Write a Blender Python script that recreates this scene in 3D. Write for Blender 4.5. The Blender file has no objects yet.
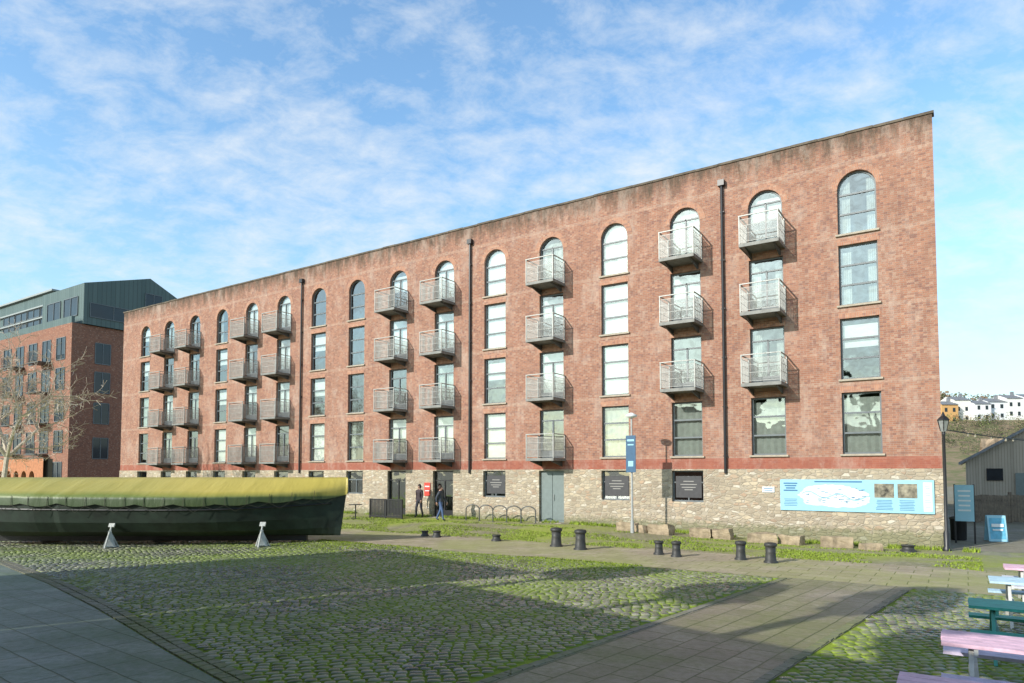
import bpy, bmesh, math, random
from mathutils import Vector, Matrix, noise
random.seed(7)
S=bpy.context.scene
COL=S.collection
# ------------------------------------------------------------------ helpers
class MB:
    def __init__(s): s.v=[];s.f=[];s.m=[]
    def face(s,pts,m=0):
        b=len(s.v); s.v+= [tuple(p) for p in pts]; s.f.append(tuple(range(b,b+len(pts)))); s.m.append(m)
    def box(s,c,size,m=0,rot=None):
        hx,hy,hz=[a/2 for a in size]; b=len(s.v)
        for dx,dy,dz in ((-1,-1,-1),(1,-1,-1),(1,1,-1),(-1,1,-1),(-1,-1,1),(1,-1,1),(1,1,1),(-1,1,1)):
            p=Vector((dx*hx,dy*hy,dz*hz))
            if rot is not None: p=rot@p
            s.v.append(tuple(p+Vector(c)))
        for q in ((0,3,2,1),(4,5,6,7),(0,1,5,4),(1,2,6,5),(2,3,7,6),(3,0,4,7)):
            s.f.append(tuple(b+i for i in q)); s.m.append(m)
    def cyl(s,p0,p1,r0,r1=None,n=8,m=0,caps=True):
        if r1 is None:r1=r0
        p0=Vector(p0);p1=Vector(p1);d=(p1-p0)
        if d.length<1e-6:return
        d.normalize(); a=d.orthogonal().normalized(); c=d.cross(a); b=len(s.v)
        for p,r in((p0,r0),(p1,r1)):
            for i in range(n):
                t=2*math.pi*i/n; s.v.append(tuple(p+(a*math.cos(t)+c*math.sin(t))*r))
        for i in range(n):
            j=(i+1)%n; s.f.append((b+i,b+j,b+n+j,b+n+i)); s.m.append(m)
        if caps:
            s.f.append(tuple(b+i for i in reversed(range(n)))); s.m.append(m)
            s.f.append(tuple(b+n+i for i in range(n))); s.m.append(m)
    def lathe(s,prof,n=16,m=0,c=(0,0)):
        b=len(s.v)
        for r,z in prof:
            for i in range(n):
                t=2*math.pi*i/n; s.v.append((c[0]+r*math.cos(t),c[1]+r*math.sin(t),z))
        for k in range(len(prof)-1):
            for i in range(n):
                j=(i+1)%n; s.f.append((b+k*n+i,b+k*n+j,b+(k+1)*n+j,b+(k+1)*n+i)); s.m.append(m)
        s.f.append(tuple(b+(len(prof)-1)*n+i for i in range(n))); s.m.append(m)
    def path(s,pts,r,n=6,m=0):
        for a,b in zip(pts[:-1],pts[1:]): s.cyl(a,b,r,r,n,m)
    def mesh(s,name,mats,smooth=False):
        me=bpy.data.meshes.new(name); me.from_pydata(s.v,[],s.f)
        for x in (mats if isinstance(mats,(list,tuple)) else [mats]): me.materials.append(x)
        me.polygons.foreach_set("material_index",s.m)
        if smooth: me.polygons.foreach_set("use_smooth",[True]*len(s.f))
        me.update(); return me
def ob(name,me,parent=None,loc=(0,0,0),rz=0,scale=None):
    o=bpy.data.objects.new(name,me); COL.objects.link(o); o.location=loc; o.rotation_euler=(0,0,rz)
    if scale: o.scale=scale
    if parent: o.parent=parent
    return o
def top(o,label,cat,group=None,kind=None):
    o["label"]=label; o["category"]=cat
    if group:o["group"]=group
    if kind:o["kind"]=kind
    return o
def empty(name,loc=(0,0,0),rz=0):
    o=ob(name,None,None,loc,rz); o.empty_display_size=.2; return o
# ------------------------------------------------------------------ materials
def newmat(name):
    m=bpy.data.materials.new(name); m.use_nodes=True; nt=m.node_tree
    return m,nt,nt.nodes["Principled BSDF"]
def N(nt,t,**k):
    n=nt.nodes.new(t)
    for a,b in k.items(): setattr(n,a,b)
    return n
def c4(c): return (c[0],c[1],c[2],1)
def mixc(nt,f,a,b,bt='MIX'):
    n=N(nt,'ShaderNodeMix',data_type='RGBA',blend_type=bt)
    for i,x in((0,f),(6,a),(7,b)):
        if hasattr(x,'links'): nt.links.new(x,n.inputs[i])
        elif i==0: n.inputs[0].default_value=x
        else: n.inputs[i].default_value=c4(x)
    return n.outputs[2]
def math_(nt,op,a,b=None,c=None):
    n=N(nt,'ShaderNodeMath',operation=op)
    for i,x in enumerate((a,b,c)):
        if x is None: continue
        if hasattr(x,'links'): nt.links.new(x,n.inputs[i])
        else:n.inputs[i].default_value=x
    return n.outputs[0]
def clamp(nt,x):
    n=N(nt,'ShaderNodeClamp'); nt.links.new(x,n.inputs[0]); return n.outputs[0]
def ramp(nt,f,a,b,ca=(0,0,0),cb=(1,1,1)):
    n=N(nt,'ShaderNodeValToRGB'); e=n.color_ramp.elements
    e[0].position=a;e[1].position=b;e[0].color=c4(ca);e[1].color=c4(cb)
    nt.links.new(f,n.inputs[0]); return n.outputs[0]
def noise_(nt,vec,scale,detail=4,rough=.55,dist=0):
    n=N(nt,'ShaderNodeTexNoise'); n.inputs['Scale'].default_value=scale; n.inputs['Detail'].default_value=detail
    n.inputs['Roughness'].default_value=rough; n.inputs['Distortion'].default_value=dist
    nt.links.new(vec,n.inputs['Vector']); return n.outputs[0]
def coord(nt): return N(nt,'ShaderNodeTexCoord').outputs['Object']
def bump(nt,bs,h,strength,dist):
    b=N(nt,'ShaderNodeBump'); b.inputs['Strength'].default_value=strength; b.inputs['Distance'].default_value=dist
    nt.links.new(h,b.inputs['Height']); nt.links.new(b.outputs[0],bs.inputs['Normal'])
def plain(name,col,rough=.6,metal=0,var=.25,scale=6,spec=.5,bmp=0):
    m,nt,bs=newmat(name); co=coord(nt); f=noise_(nt,co,scale,5,.65)
    dark=[c*(1-var) for c in col]; lite=[min(1,c*(1+var)) for c in col]
    nt.links.new(ramp(nt,f,.3,.7,dark,lite),bs.inputs['Base Color'])
    bs.inputs['Roughness'].default_value=rough; bs.inputs['Metallic'].default_value=metal
    bs.inputs['Specular IOR Level'].default_value=spec
    if bmp: bump(nt,bs,f,bmp,.02)
    return m
def wallvec(nt):
    s=N(nt,'ShaderNodeSeparateXYZ'); nt.links.new(coord(nt),s.inputs[0])
    c=N(nt,'ShaderNodeCombineXYZ')
    nt.links.new(math_(nt,'ADD',s.outputs[0],s.outputs[1]),c.inputs[0]); nt.links.new(s.outputs[2],c.inputs[1])
    return c.outputs[0],s
def bricktex(nt,vec,c1,c2,mo,w,h,ms,smooth=.1,bias=0,off=.5):
    b=N(nt,'ShaderNodeTexBrick'); b.offset=off; nt.links.new(vec,b.inputs['Vector'])
    for k,v in(('Color1',c1),('Color2',c2),('Mortar',mo)): b.inputs[k].default_value=c4(v)
    for k,v in(('Scale',1),('Mortar Size',ms),('Mortar Smooth',smooth),('Bias',bias),('Brick Width',w),('Row Height',h)): b.inputs[k].default_value=v
    return b
def brickmat(name,c1,c2,mo,stain=True,w=.225,h=.075):
    m,nt,bs=newmat(name); v,s=wallvec(nt)
    b=bricktex(nt,v,c1,c2,mo,w,h,.008)
    co=coord(nt)
    n1=noise_(nt,co,.35,5,.6); n2=noise_(nt,co,2.2,6,.7)
    col=mixc(nt,math_(nt,'MULTIPLY',ramp(nt,n1,.35,.7),.4),b.outputs[0],[min(1,(c1[0]+.03)),c1[1]*1.2,c1[2]*1.3])
    n3=noise_(nt,co,9,6,.75)
    mpb=N(nt,'ShaderNodeMapping'); mpb.inputs['Scale'].default_value=(1/.1125,1/.075,1); nt.links.new(v,mpb.inputs[0])
    wn=N(nt,'ShaderNodeTexWhiteNoise',noise_dimensions='2D'); fl=N(nt,'ShaderNodeVectorMath',operation='FLOOR'); nt.links.new(mpb.outputs[0],fl.inputs[0]); nt.links.new(fl.outputs[0],wn.inputs['Vector'])
    col=mixc(nt,math_(nt,'MULTIPLY',ramp(nt,wn.outputs[0],.82,.9),.45),col,[c1[0]*.42,c1[1]*.5,c1[2]*.75])
    col=mixc(nt,math_(nt,'MULTIPLY',math_(nt,'LESS_THAN',wn.outputs[0],.12),.25),col,(.55,.43,.33))
    col=mixc(nt,math_(nt,'MULTIPLY',ramp(nt,n3,.57,.76),.35),col,(.52,.43,.35))
    col=mixc(nt,math_(nt,'MULTIPLY',ramp(nt,n2,.46,.7),.38),col,(.17,.10,.08))
    if stain:
        mp=N(nt,'ShaderNodeMapping'); mp.inputs['Scale'].default_value=(2.0,2.0,.4); nt.links.new(co,mp.inputs[0])
        st=noise_(nt,mp.outputs[0],1.3,6,.75)
        g=math_(nt,'MULTIPLY_ADD',s.outputs[2],1.1,-16.3); g=math_(nt,'ADD',g,math_(nt,'MULTIPLY_ADD',st,3.4,-1.25))
        col=mixc(nt,math_(nt,'MULTIPLY',clamp(nt,g),.88),col,(.075,.062,.045))
        fr=math_(nt,'FRACT',math_(nt,'DIVIDE',math_(nt,'SUBTRACT',s.outputs[2],3.12),2.75))
        band=math_(nt,'LESS_THAN',fr,.055)
        col=mixc(nt,math_(nt,'MULTIPLY',band,math_(nt,'MULTIPLY',ramp(nt,n3,.35,.6),.35)),col,(.55,.43,.34))
        low=math_(nt,'LESS_THAN',s.outputs[2],3.22)
        col=mixc(nt,math_(nt,'MULTIPLY',low,.65),col,(.33,.085,.055))
        mp3=N(nt,'ShaderNodeMapping'); mp3.inputs['Scale'].default_value=(2.2,2.2,.18); nt.links.new(co,mp3.inputs[0])
        col=mixc(nt,math_(nt,'MULTIPLY',clamp(nt,math_(nt,'MULTIPLY_ADD',noise_(nt,mp3.outputs[0],1.1,5,.7),2.4,-.75)),.25),col,(.12,.075,.06))
        mp2=N(nt,'ShaderNodeMapping'); mp2.inputs['Scale'].default_value=(1.0,1.0,.5); mp2.inputs['Location'].default_value=(9,0,4); nt.links.new(co,mp2.inputs[0])
        col=mixc(nt,math_(nt,'MULTIPLY',ramp(nt,noise_(nt,mp2.outputs[0],.9,7,.75),.5,.68),.5),col,(.52,.42,.35))
    nt.links.new(col,bs.inputs['Base Color']); bs.inputs['Roughness'].default_value=.88
    bs.inputs['Specular IOR Level'].default_value=.2
    bump(nt,bs,math_(nt,'SUBTRACT',n3,math_(nt,'MULTIPLY',b.outputs[1],.6)),.5,.012)
    return m
M_brick=brickmat("brick_red",(.41,.195,.125),(.29,.13,.09),(.36,.275,.215))
M_arch=brickmat("brick_arch",(.46,.23,.145),(.37,.17,.11),(.38,.28,.22),False,.075,.225)
M_brick2=brickmat("brick_neighbour",(.32,.14,.088),(.23,.098,.065),(.24,.18,.135),False)
def stonemat():
    m,nt,bs=newmat("rubble_stone"); v,s=wallvec(nt); co=coord(nt)
    nz=N(nt,'ShaderNodeTexNoise'); nz.inputs['Scale'].default_value=2.5; nt.links.new(v,nz.inputs[0])
    dv=N(nt,'ShaderNodeVectorMath',operation='MULTIPLY_ADD'); nt.links.new(nz.outputs['Color'],dv.inputs[0]); dv.inputs[1].default_value=(.10,.07,0); nt.links.new(v,dv.inputs[2])
    mp=N(nt,'ShaderNodeMapping'); mp.inputs['Scale'].default_value=(3.8,8.2,1); nt.links.new(dv.outputs[0],mp.inputs[0])
    vo=N(nt,'ShaderNodeTexVoronoi'); vo.inputs['Scale'].default_value=1; vo.inputs['Randomness'].default_value=.75; nt.links.new(mp.outputs[0],vo.inputs[0])
    ve=N(nt,'ShaderNodeTexVoronoi',feature='DISTANCE_TO_EDGE'); ve.inputs['Scale'].default_value=1; ve.inputs['Randomness'].default_value=.75; nt.links.new(mp.outputs[0],ve.inputs[0])
    sp=N(nt,'ShaderNodeSeparateColor'); nt.links.new(vo.outputs['Color'],sp.inputs[0])
    col=mixc(nt,sp.outputs[0],(.55,.46,.33),(.33,.275,.205)); col=mixc(nt,math_(nt,'MULTIPLY',ramp(nt,sp.outputs[1],.78,.9),.6),col,(.42,.27,.18))
    col=mixc(nt,ramp(nt,sp.outputs[2],.82,.93),col,(.62,.56,.46))
    n=noise_(nt,co,7,6,.7); n0=noise_(nt,co,.7,4,.6); col=mixc(nt,math_(nt,'MULTIPLY',ramp(nt,n,.48,.72),.55),col,(.23,.19,.15))
    col=mixc(nt,math_(nt,'MULTIPLY',ramp(nt,n0,.42,.66),.4),col,(.27,.22,.165))
    ed=ramp(nt,ve.outputs['Distance'],.02,.1)
    col=mixc(nt,ed,(.40,.345,.265),col)
    g=ramp(nt,math_(nt,'ADD',s.outputs[2],math_(nt,'MULTIPLY',n,-.9)),-.25,.25,(1,1,1),(0,0,0))
    col=mixc(nt,math_(nt,'MULTIPLY',g,.6),col,(.13,.15,.06))
    nt.links.new(col,bs.inputs['Base Color']); bs.inputs['Roughness'].default_value=.92
    bump(nt,bs,math_(nt,'ADD',ed,math_(nt,'MULTIPLY',n,.5)),.7,.03)
    return m
M_stone=stonemat()
def settmat(name,w,h,c1,c2,joint,moss,mossamt,rot=0,rough=.5):
    m,nt,bs=newmat(name); co=coord(nt)
    mp=N(nt,'ShaderNodeMapping'); mp.inputs['Rotation'].default_value=(0,0,rot); nt.links.new(co,mp.inputs[0])
    nz=N(nt,'ShaderNodeTexNoise'); nz.inputs['Scale'].default_value=1.6; nz.inputs['Detail'].default_value=3; nt.links.new(mp.outputs[0],nz.inputs[0])
    dv=N(nt,'ShaderNodeVectorMath',operation='MULTIPLY_ADD'); nt.links.new(nz.outputs['Color'],dv.inputs[0]); dv.inputs[1].default_value=(.05,.05,0); nt.links.new(mp.outputs[0],dv.inputs[2])
    b=bricktex(nt,dv.outputs[0],c1,c2,joint,w,h,.014,.7)
    n1=noise_(nt,co,.28,5,.6,.4); n2=noise_(nt,co,9,6,.7); n3=noise_(nt,co,40,3,.6); n4=noise_(nt,co,1.3,5,.65)
    col=mixc(nt,math_(nt,'MULTIPLY',ramp(nt,n2,.4,.7),.4),b.outputs[0],[x*.55 for x in c2])
    col=mixc(nt,math_(nt,'MULTIPLY',ramp(nt,n4,.42,.62),.4),col,[x*.55 for x in c2])
    mc=clamp(nt,math_(nt,'ADD',ramp(nt,n1,.38,.62),math_(nt,'MULTIPLY_ADD',n2,1.6,-.9)))
    mf=math_(nt,'MULTIPLY',mc,mossamt)
    col=mixc(nt,mf,col,moss)
    col=mixc(nt,b.outputs[1],col,mixc(nt,n1,joint,moss))
    nt.links.new(col,bs.inputs['Base Color'])
    nt.links.new(math_(nt,'MULTIPLY_ADD',mf,.35,rough),bs.inputs['Roughness'])
    hh=math_(nt,'ADD',math_(nt,'SUBTRACT',1,b.outputs[1]),math_(nt,'MULTIPLY',n2,.5)); hh=math_(nt,'ADD',hh,math_(nt,'MULTIPLY',n3,.2))
    bump(nt,bs,hh,.9,.025)
    return m
M_sett2=settmat("mossy_setts",.24,.15,(.38,.33,.23),(.25,.225,.155),(.13,.16,.035),(.30,.36,.045),1.0,math.radians(-33.6),.6)
M_flag=settmat("flagstones",.62,.45,(.33,.285,.22),(.235,.20,.155),(.06,.065,.03),(.18,.21,.05),.55,math.radians(40.5-90),.45)
M_flag2=settmat("flagstones_wall",.8,.55,(.48,.405,.30),(.37,.31,.225),(.14,.15,.05),(.29,.33,.07),.6,math.radians(33.6),.65)
M_flag3=settmat("flagstones_grey",.75,.5,(.21,.255,.21),(.15,.185,.155),(.03,.045,.025),(.10,.17,.05),.6,math.radians(38),.38)
M_ground=settmat("ground_gravel",.5,.4,(.33,.29,.23),(.26,.23,.18),(.17,.16,.12),(.17,.18,.07),.4,0,.8)
M_joint,nt,bs=newmat("moss_joint"); co=coord(nt); n1=noise_(nt,co,.3,5,.6,.4); n2=noise_(nt,co,14,6,.7)
nt.links.new(mixc(nt,ramp(nt,n1,.33,.56),mixc(nt,n2,(.05,.07,.012),(.17,.23,.025)),mixc(nt,n2,(.15,.21,.015),(.36,.47,.03))),bs.inputs['Base Color']); bs.inputs['Roughness'].default_value=.95; bump(nt,bs,n2,.8,.02)
M_sett,nt,bs=newmat("granite_sett"); co=coord(nt); at=N(nt,'ShaderNodeAttribute'); at.attribute_name='tone'
n1=noise_(nt,co,.3,5,.6,.4); n2=noise_(nt,co,16,6,.7); s_=N(nt,'ShaderNodeSeparateXYZ'); nt.links.new(co,s_.inputs[0])
col=mixc(nt,at.outputs['Fac'],(.06,.065,.058),(.36,.35,.29)); col=mixc(nt,math_(nt,'MULTIPLY',ramp(nt,n2,.45,.7),.45),col,(.09,.09,.06))
mo=clamp(nt,math_(nt,'ADD',math_(nt,'MULTIPLY',ramp(nt,n1,.38,.6),.95),math_(nt,'MULTIPLY_ADD',n2,1.6,-.95)))
edge=ramp(nt,s_.outputs[2],.012,.027,(1,1,1),(0,0,0))
mo=clamp(nt,math_(nt,'ADD',math_(nt,'MULTIPLY',mo,.62),math_(nt,'MULTIPLY',edge,.95)))
col=mixc(nt,mo,col,mixc(nt,n2,(.12,.18,.015),(.29,.39,.035)))
nt.links.new(col,bs.inputs['Base Color']); nt.links.new(math_(nt,'MULTIPLY_ADD',mo,.55,.20),bs.inputs['Roughness']); bump(nt,bs,n2,.4,.010)
M_grass=plain("grass",(.22,.29,.04),.9,0,.5,5,.2,.6)
def glassmat(name,refl,tint):
    m=bpy.data.materials.new(name); m.use_nodes=True; nt=m.node_tree; nt.nodes.clear()
    o=N(nt,'ShaderNodeOutputMaterial'); mx=N(nt,'ShaderNodeMixShader'); g=N(nt,'ShaderNodeBsdfGlossy'); t=N(nt,'ShaderNodeBsdfTransparent')
    g.inputs['Roughness'].default_value=.02; g.inputs['Color'].default_value=(.9,.96,.94,1); t.inputs[0].default_value=c4(tint)
    fr=N(nt,'ShaderNodeFresnel'); fr.inputs[0].default_value=1.5
    nt.links.new(math_(nt,'ADD',fr.outputs[0],refl),mx.inputs[0])
    co=N(nt,'ShaderNodeTexCoord'); oi=N(nt,'ShaderNodeObjectInfo'); va=N(nt,'ShaderNodeVectorMath',operation='ADD'); nt.links.new(co.outputs['Object'],va.inputs[0]); nt.links.new(oi.outputs['Location'],va.inputs[1])
    nn=noise_(nt,va.outputs[0],.9,2,.5)
    b=N(nt,'ShaderNodeBump'); b.inputs['Strength'].default_value=.4; b.inputs['Distance'].default_value=.04; nt.links.new(nn,b.inputs['Height']); nt.links.new(b.outputs[0],g.inputs['Normal'])
    nt.links.new(t.outputs[0],mx.inputs[1]); nt.links.new(g.outputs[0],mx.inputs[2]); nt.links.new(mx.outputs[0],o.inputs[0]); return m
M_glass=glassmat("window_glass",.24,(.8,.86,.86))
M_frame=plain("frame_grey",(.13,.15,.16),.45,0,.1)
M_sill=plain("sill_stone",(.38,.33,.26),.8,0,.25)
M_blind=plain("blind_white",(.78,.77,.73),.8,0,.06)
M_curt=plain("curtain_grey",(.46,.47,.42),.9,0,.15)
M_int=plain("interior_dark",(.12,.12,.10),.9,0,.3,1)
M_steel=plain("galvanised_steel",(.36,.365,.345),.55,.3,.25)
M_slab=plain("balcony_slab_grey",(.20,.20,.185),.6,.1,.25)
M_steeld=plain("dark_steel",(.09,.095,.09),.5,.3,.2)
M_black=plain("black_paint",(.018,.018,.02),.4,0,.2)
M_cop=plain("coping_stone",(.12,.098,.072),.9,0,.5,2)
M_doorg=plain("door_grey_green",(.16,.20,.195),.5,0,.1)
M_zinc,nt,bs=newmat("zinc_cladding")
v,s=wallvec(nt); b=bricktex(nt,v,(.10,.145,.135),(.075,.115,.108),(.04,.055,.052),.45,50,.02,.2); nt.links.new(b.outputs[0],bs.inputs['Base Color']); bs.inputs['Roughness'].default_value=.5; bs.inputs['Metallic'].default_value=.2
bump(nt,bs,b.outputs[1],.6,.03)
# ------------------------------------------------------------------ facade frame
C=Vector((14.8,23.5,0)); ANG=math.atan2(-.5533,.8331)
XP=Vector((.8331,-.5533,0)); YP=Vector((.5533,.8331,0))
def sm(a,b,x):
    t=max(0,min(1,(x-a)/(b-a))); return t*t*(3-2*t)
def gz_td(t,d): return .30*sm(3,15,t)*(1-sm(1.2,5.3,d))
def F(t,d,z=0):
    p=C-XP*t-YP*d; p.z=gz_td(t,d)+z; return p
L=54.8; ZB=2.78; ZT=15.3; OW=1.3
def outline(w,h,arch,ins=0,seg=10):
    a=w/2-ins; pts=[(-a,ins),(a,ins)]
    if arch:
        zc=h-w/2
        for i in range(seg+1):
            t=math.pi*i/seg; pts.append((a*math.cos(t),zc+a*math.sin(t)))
    else: pts+=[(a,h-ins),(-a,h-ins)]
    return pts
def holewall(bm,x0,x1,z0,z1,holes,y,depth,mi=0):
    edges=[]
    def loop(pts):
        vs=[bm.verts.new((p[0],y,p[1])) for p in pts]
        es=[bm.edges.new((vs[i],vs[(i+1)%len(vs)])) for i in range(len(vs))]
        return vs,es
    _,e=loop([(x0,z0),(x1,z0),(x1,z1),(x0,z1)]); edges+=e; hl=[]
    for h in holes:
        vs,e=loop(h); edges+=e; hl.append(vs)
    r=bmesh.ops.triangle_fill(bm,use_beauty=True,use_dissolve=False,edges=edges,normal=(0,-1,0))
    for g in r['geom']:
        if isinstance(g,bmesh.types.BMFace): g.material_index=mi
    for vs in hl:
        back=[bm.verts.new((v.co.x,y+depth,v.co.z)) for v in vs]
        for i in range(len(vs)):
            j=(i+1)%len(vs)
            f=bm.faces.new((vs[i],vs[j],back[j],back[i])); f.material_index=mi
cols=[2.45+3.27*i for i in range(16)]
kinds="WBBWBWBBWWBBWBBW"
rows=[3.32,6.08,8.84,11.52]; RH=2.27
bld=empty("apartment_building",C,ANG)
top(bld,"long red brick warehouse flats with arched windows and steel balconies","building")
bm=bmesh.new(); holes=[]
for t in cols:
    for r,z in enumerate(rows):
        h=2.34 if r==3 else RH
        holes.append([(-t+p[0],z+p[1]) for p in outline(OW,h,r==3)])
holewall(bm,-L,0,ZB,ZT,holes,0,.26)
def bq(pts,mi=0):
    f=bm.faces.new([bm.verts.new(p) for p in pts]); f.material_index=mi
bq([(0,0,0),(-1,12,0),(-1,12,ZT),(0,0,ZT)]); bq([(-L,0,0),(-L,12,0),(-L,12,ZT),(-L,0,ZT)]); bq([(-1,12,0),(-L,12,0),(-L,12,ZT),(-1,12,ZT)])
for t in cols:
    w=OW; h=2.34; zc=rows[3]+h-w/2; r0=w/2; r1=r0+.24; n=14
    for i in range(n):
        a0=math.pi*i/n;a1=math.pi*(i+1)/n
        bq([(-t+r0*math.cos(a0),-.012,zc+r0*math.sin(a0)),(-t+r1*math.cos(a0),-.012,zc+r1*math.sin(a0)),(-t+r1*math.cos(a1),-.012,zc+r1*math.sin(a1)),(-t+r0*math.cos(a1),-.012,zc+r0*math.sin(a1))],1)
    for z in rows[:3]:
        bq([(-t-.7,-.012,z+RH),(-t+.7,-.012,z+RH),(-t+.7,-.012,z+RH+.225),(-t-.7,-.012,z+RH+.225)],1)
me=bpy.data.meshes.new("brick_wall"); bm.to_mesh(me); bm.free(); me.materials.append(M_brick); me.materials.append(M_arch)
ob("brick_wall",me,bld)
gf=[]
def rect(t,w,z0,z1): return [(-t-w/2,z0),(-t+w/2,z0),(-t+w/2,z1),(-t-w/2,z1)]
gwin=[2,3,5,8,9,10,11,12,13,14,15]; gdoor=[4,6,7]
for i in gwin: gf.append(rect(cols[i],1.35,1.42,2.72))
for i in gdoor: gf.append(rect(cols[i],1.35,.32,2.72))
bm=bmesh.new(); holewall(bm,-L-.03,.03,-.3,ZB,gf,-.04,.32)
bq([(-L-.03,-.04,ZB),(.03,-.04,ZB),(.03,.0,ZB),(-L-.03,0,ZB)])
bq([(.03,-.04,-.3),(-.97,12,-.3),(-.97,12,ZB),(.03,-.04,ZB)])
me=bpy.data.meshes.new("stone_base"); bm.to_mesh(me); bm.free(); me.materials.append(M_stone); ob("stone_base",me,bld)
m=MB(); m.face([(-.3,.2,15.0),(-1.2,11.8,15.0),(-L+.2,11.8,15.0),(-L+.2,.2,15.0)]); ob("roof",m.mesh("roof",M_cop),bld)
m=MB()
x=.06
while x>-L-.1:
    w=min(.95,x+L+.1); dz=random.uniform(-.012,.012); m.box((x-w/2,.14,ZT+.035+dz),(w-.012,.36,.09)); x-=.95
m.box((-L/2,11.95,ZT+.05),(L-1,.3,.1)); ob("coping",m.mesh("coping",M_cop),bld)
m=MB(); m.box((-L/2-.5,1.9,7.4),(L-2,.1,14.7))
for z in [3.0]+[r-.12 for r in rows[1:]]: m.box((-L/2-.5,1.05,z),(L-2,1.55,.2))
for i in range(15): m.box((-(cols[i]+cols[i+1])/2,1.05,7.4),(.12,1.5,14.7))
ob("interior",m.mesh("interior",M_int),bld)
def framemesh(w,h,arch,style,mat=M_frame):
    m=MB(); a=outline(w,h,arch,0); b=outline(w,h,arch,.06); n=len(a); y0=.13;y1=.2
    for i in range(n):
        j=(i+1)%n
        m.face([(a[i][0],y0,a[i][1]),(a[j][0],y0,a[j][1]),(b[j][0],y0,b[j][1]),(b[i][0],y0,b[i][1])])
        m.face([(b[i][0],y0,b[i][1]),(b[j][0],y0,b[j][1]),(b[j][0],y1,b[j][1]),(b[i][0],y1,b[i][1])])
    if style=='w':
        for z in (.78,1.52): m.box((0,.165,z),(w-.12,.064,.065))
    elif style=='d':
        m.box((0,.165,h/2-.2),(.07,.064,h-.55)); m.box((0,.166,h-.5),(w-.12,.066,.06)); m.box((0,.165,.2),(w-.12,.063,.3))
    elif style=='g':
        m.box((0,.165,h*.62),(w-.12,.064,.05)); m.box((0,.165,h*.31),(.05,.064,h*.58))
    return m.mesh("window_frame",mat)
def panemesh(w,h,arch,y=.17,ins=.05,mat=M_glass,name="window_pane"):
    pts=outline(w,h,arch,ins); m=MB(); m.face([(p[0],y,p[1]) for p in pts]); return m.mesh(name,mat)
fr={}
for arch in(0,1):
    h=2.34 if arch else RH
    for st in 'wd': fr[arch,st]=framemesh(OW,h,arch,st)
    fr[arch,'p']=panemesh(OW,h,arch)
    fr[arch,'b']=panemesh(OW,h,arch,.27,.0,M_blind,"blind")
m=MB(); m.box((0,.04,-.035),(OW+.16,.25,.07)); sillm=m.mesh("sill",M_sill)
def wavy(m,x0,x1,z0,z1,y):
    n=10
    for i in range(n):
        a=x0+(x1-x0)*i/n;b=x0+(x1-x0)*(i+1)/n; ya=y+.03*(i%2);yb=y+.03*((i+1)%2)
        m.face([(a,ya,z0),(b,yb,z0),(b,yb,z1),(a,ya,z1)])
m=MB(); wavy(m,-.65,-.25,0,2.05,.28); wavy(m,.3,.65,0,2.05,.28); curtm=m.mesh("curtain",M_curt)
m=MB(); m.face([(-.65,.27,1.2),(.65,.27,1.2),(.65,.27,2.05),(-.65,.27,2.05)]); halfm=m.mesh("blind",M_blind)
m=MB(); wavy(m,-.65,.65,0,2.1,.28); netm=m.mesh("curtain",M_curt)
BW=1.44; BD=1.08
m=MB(); m.box((0,-BD/2-.01,-.06),(BW,BD,.08)); 
for sx in(-1,1): m.box((sx*(BW/2+.012),-BD/2-.01,-.065),(.02,BD+.02,.13))
m.box((0,-BD-.02,-.065),(BW+.04,.02,.13)); slabm=m.mesh("balcony_floor",M_slab)
m=MB()
for sx in(-.55,.55):
    p=[(sx,-.005,-.13),(sx,-BD+.1,-.13),(sx,-BD+.1,-.16),(sx,-.005,-.38)]
    for o_ in(-.03,.03): m.face([(a+o_,b_,c_) for a,b_,c_ in p])
    m.face([(sx-.03,p[2][1],p[2][2]),(sx+.03,p[2][1],p[2][2]),(sx+.03,p[3][1],p[3][2]),(sx-.03,p[3][1],p[3][2])])
brm=m.mesh("bracket",M_steeld)
m=MB(); H=1.08
for x,y in((-BW/2,-.03),(BW/2,-.03),(-BW/2,-BD),(BW/2,-BD)): m.box((x,y,H/2),(.04,.04,H))
m.box((0,-BD,H+.015),(BW+.06,.05,.035))
for sx in(-1,1): m.box((sx*BW/2,-BD/2-.02,H+.014),(.05,BD-.05,.033))
for z in(.07,.4,.7,H-.13):
    m.box((0,-BD,z),(BW,.008,.014))
    for sx in(-1,1): m.box((sx*BW/2,-BD/2,z),(.008,BD-.06,.014))
n=40
for i in range(1,n): m.box((-BW/2+BW*i/n,-BD,(H-.06)/2),(.010,.006,H-.2))
n=28
for sx in(-1,1):
    for i in range(1,n): m.box((sx*BW/2,-BD*i/n,(H-.06)/2),(.006,.010,H-.2))
railm=m.mesh("railing",M_steel)
for i,t in enumerate(cols):
    for r,z in enumerate(rows):
        arch=1 if r==3 else 0
        bal=kinds[i]=='B' and not(i in(1,2) and r==0)
        w=ob("balcony_door" if bal else "window",fr[arch,'d' if bal else 'w'],bld,(-t,0,z))
        ob("window_pane",fr[arch,'p'],w)
        if not bal: ob("sill",sillm,w)
        q=random.random()
        if i==0: q=(.7,.4,.6,.55)[r]
        if i==3: q=(.7,.2,.2,.2)[r]
        if i in(1,2) and r==0: q=(.7,.7)[i-1]
        if q<.34: ob("blind",fr[arch,'b'],w)
        elif q<.5: ob("blind",halfm,w)
        elif q<.66: ob("curtain",curtm,w)
        elif q<.8: ob("curtain",netm,w)
        if bal:
            bo=ob("balcony",slabm,bld,(-t,0,z-.02)); ob("railing",railm,bo); ob("bracket",brm,bo)
gfr=framemesh(1.35,1.3,0,'g'); gp=panemesh(1.35,1.3,0)
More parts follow.
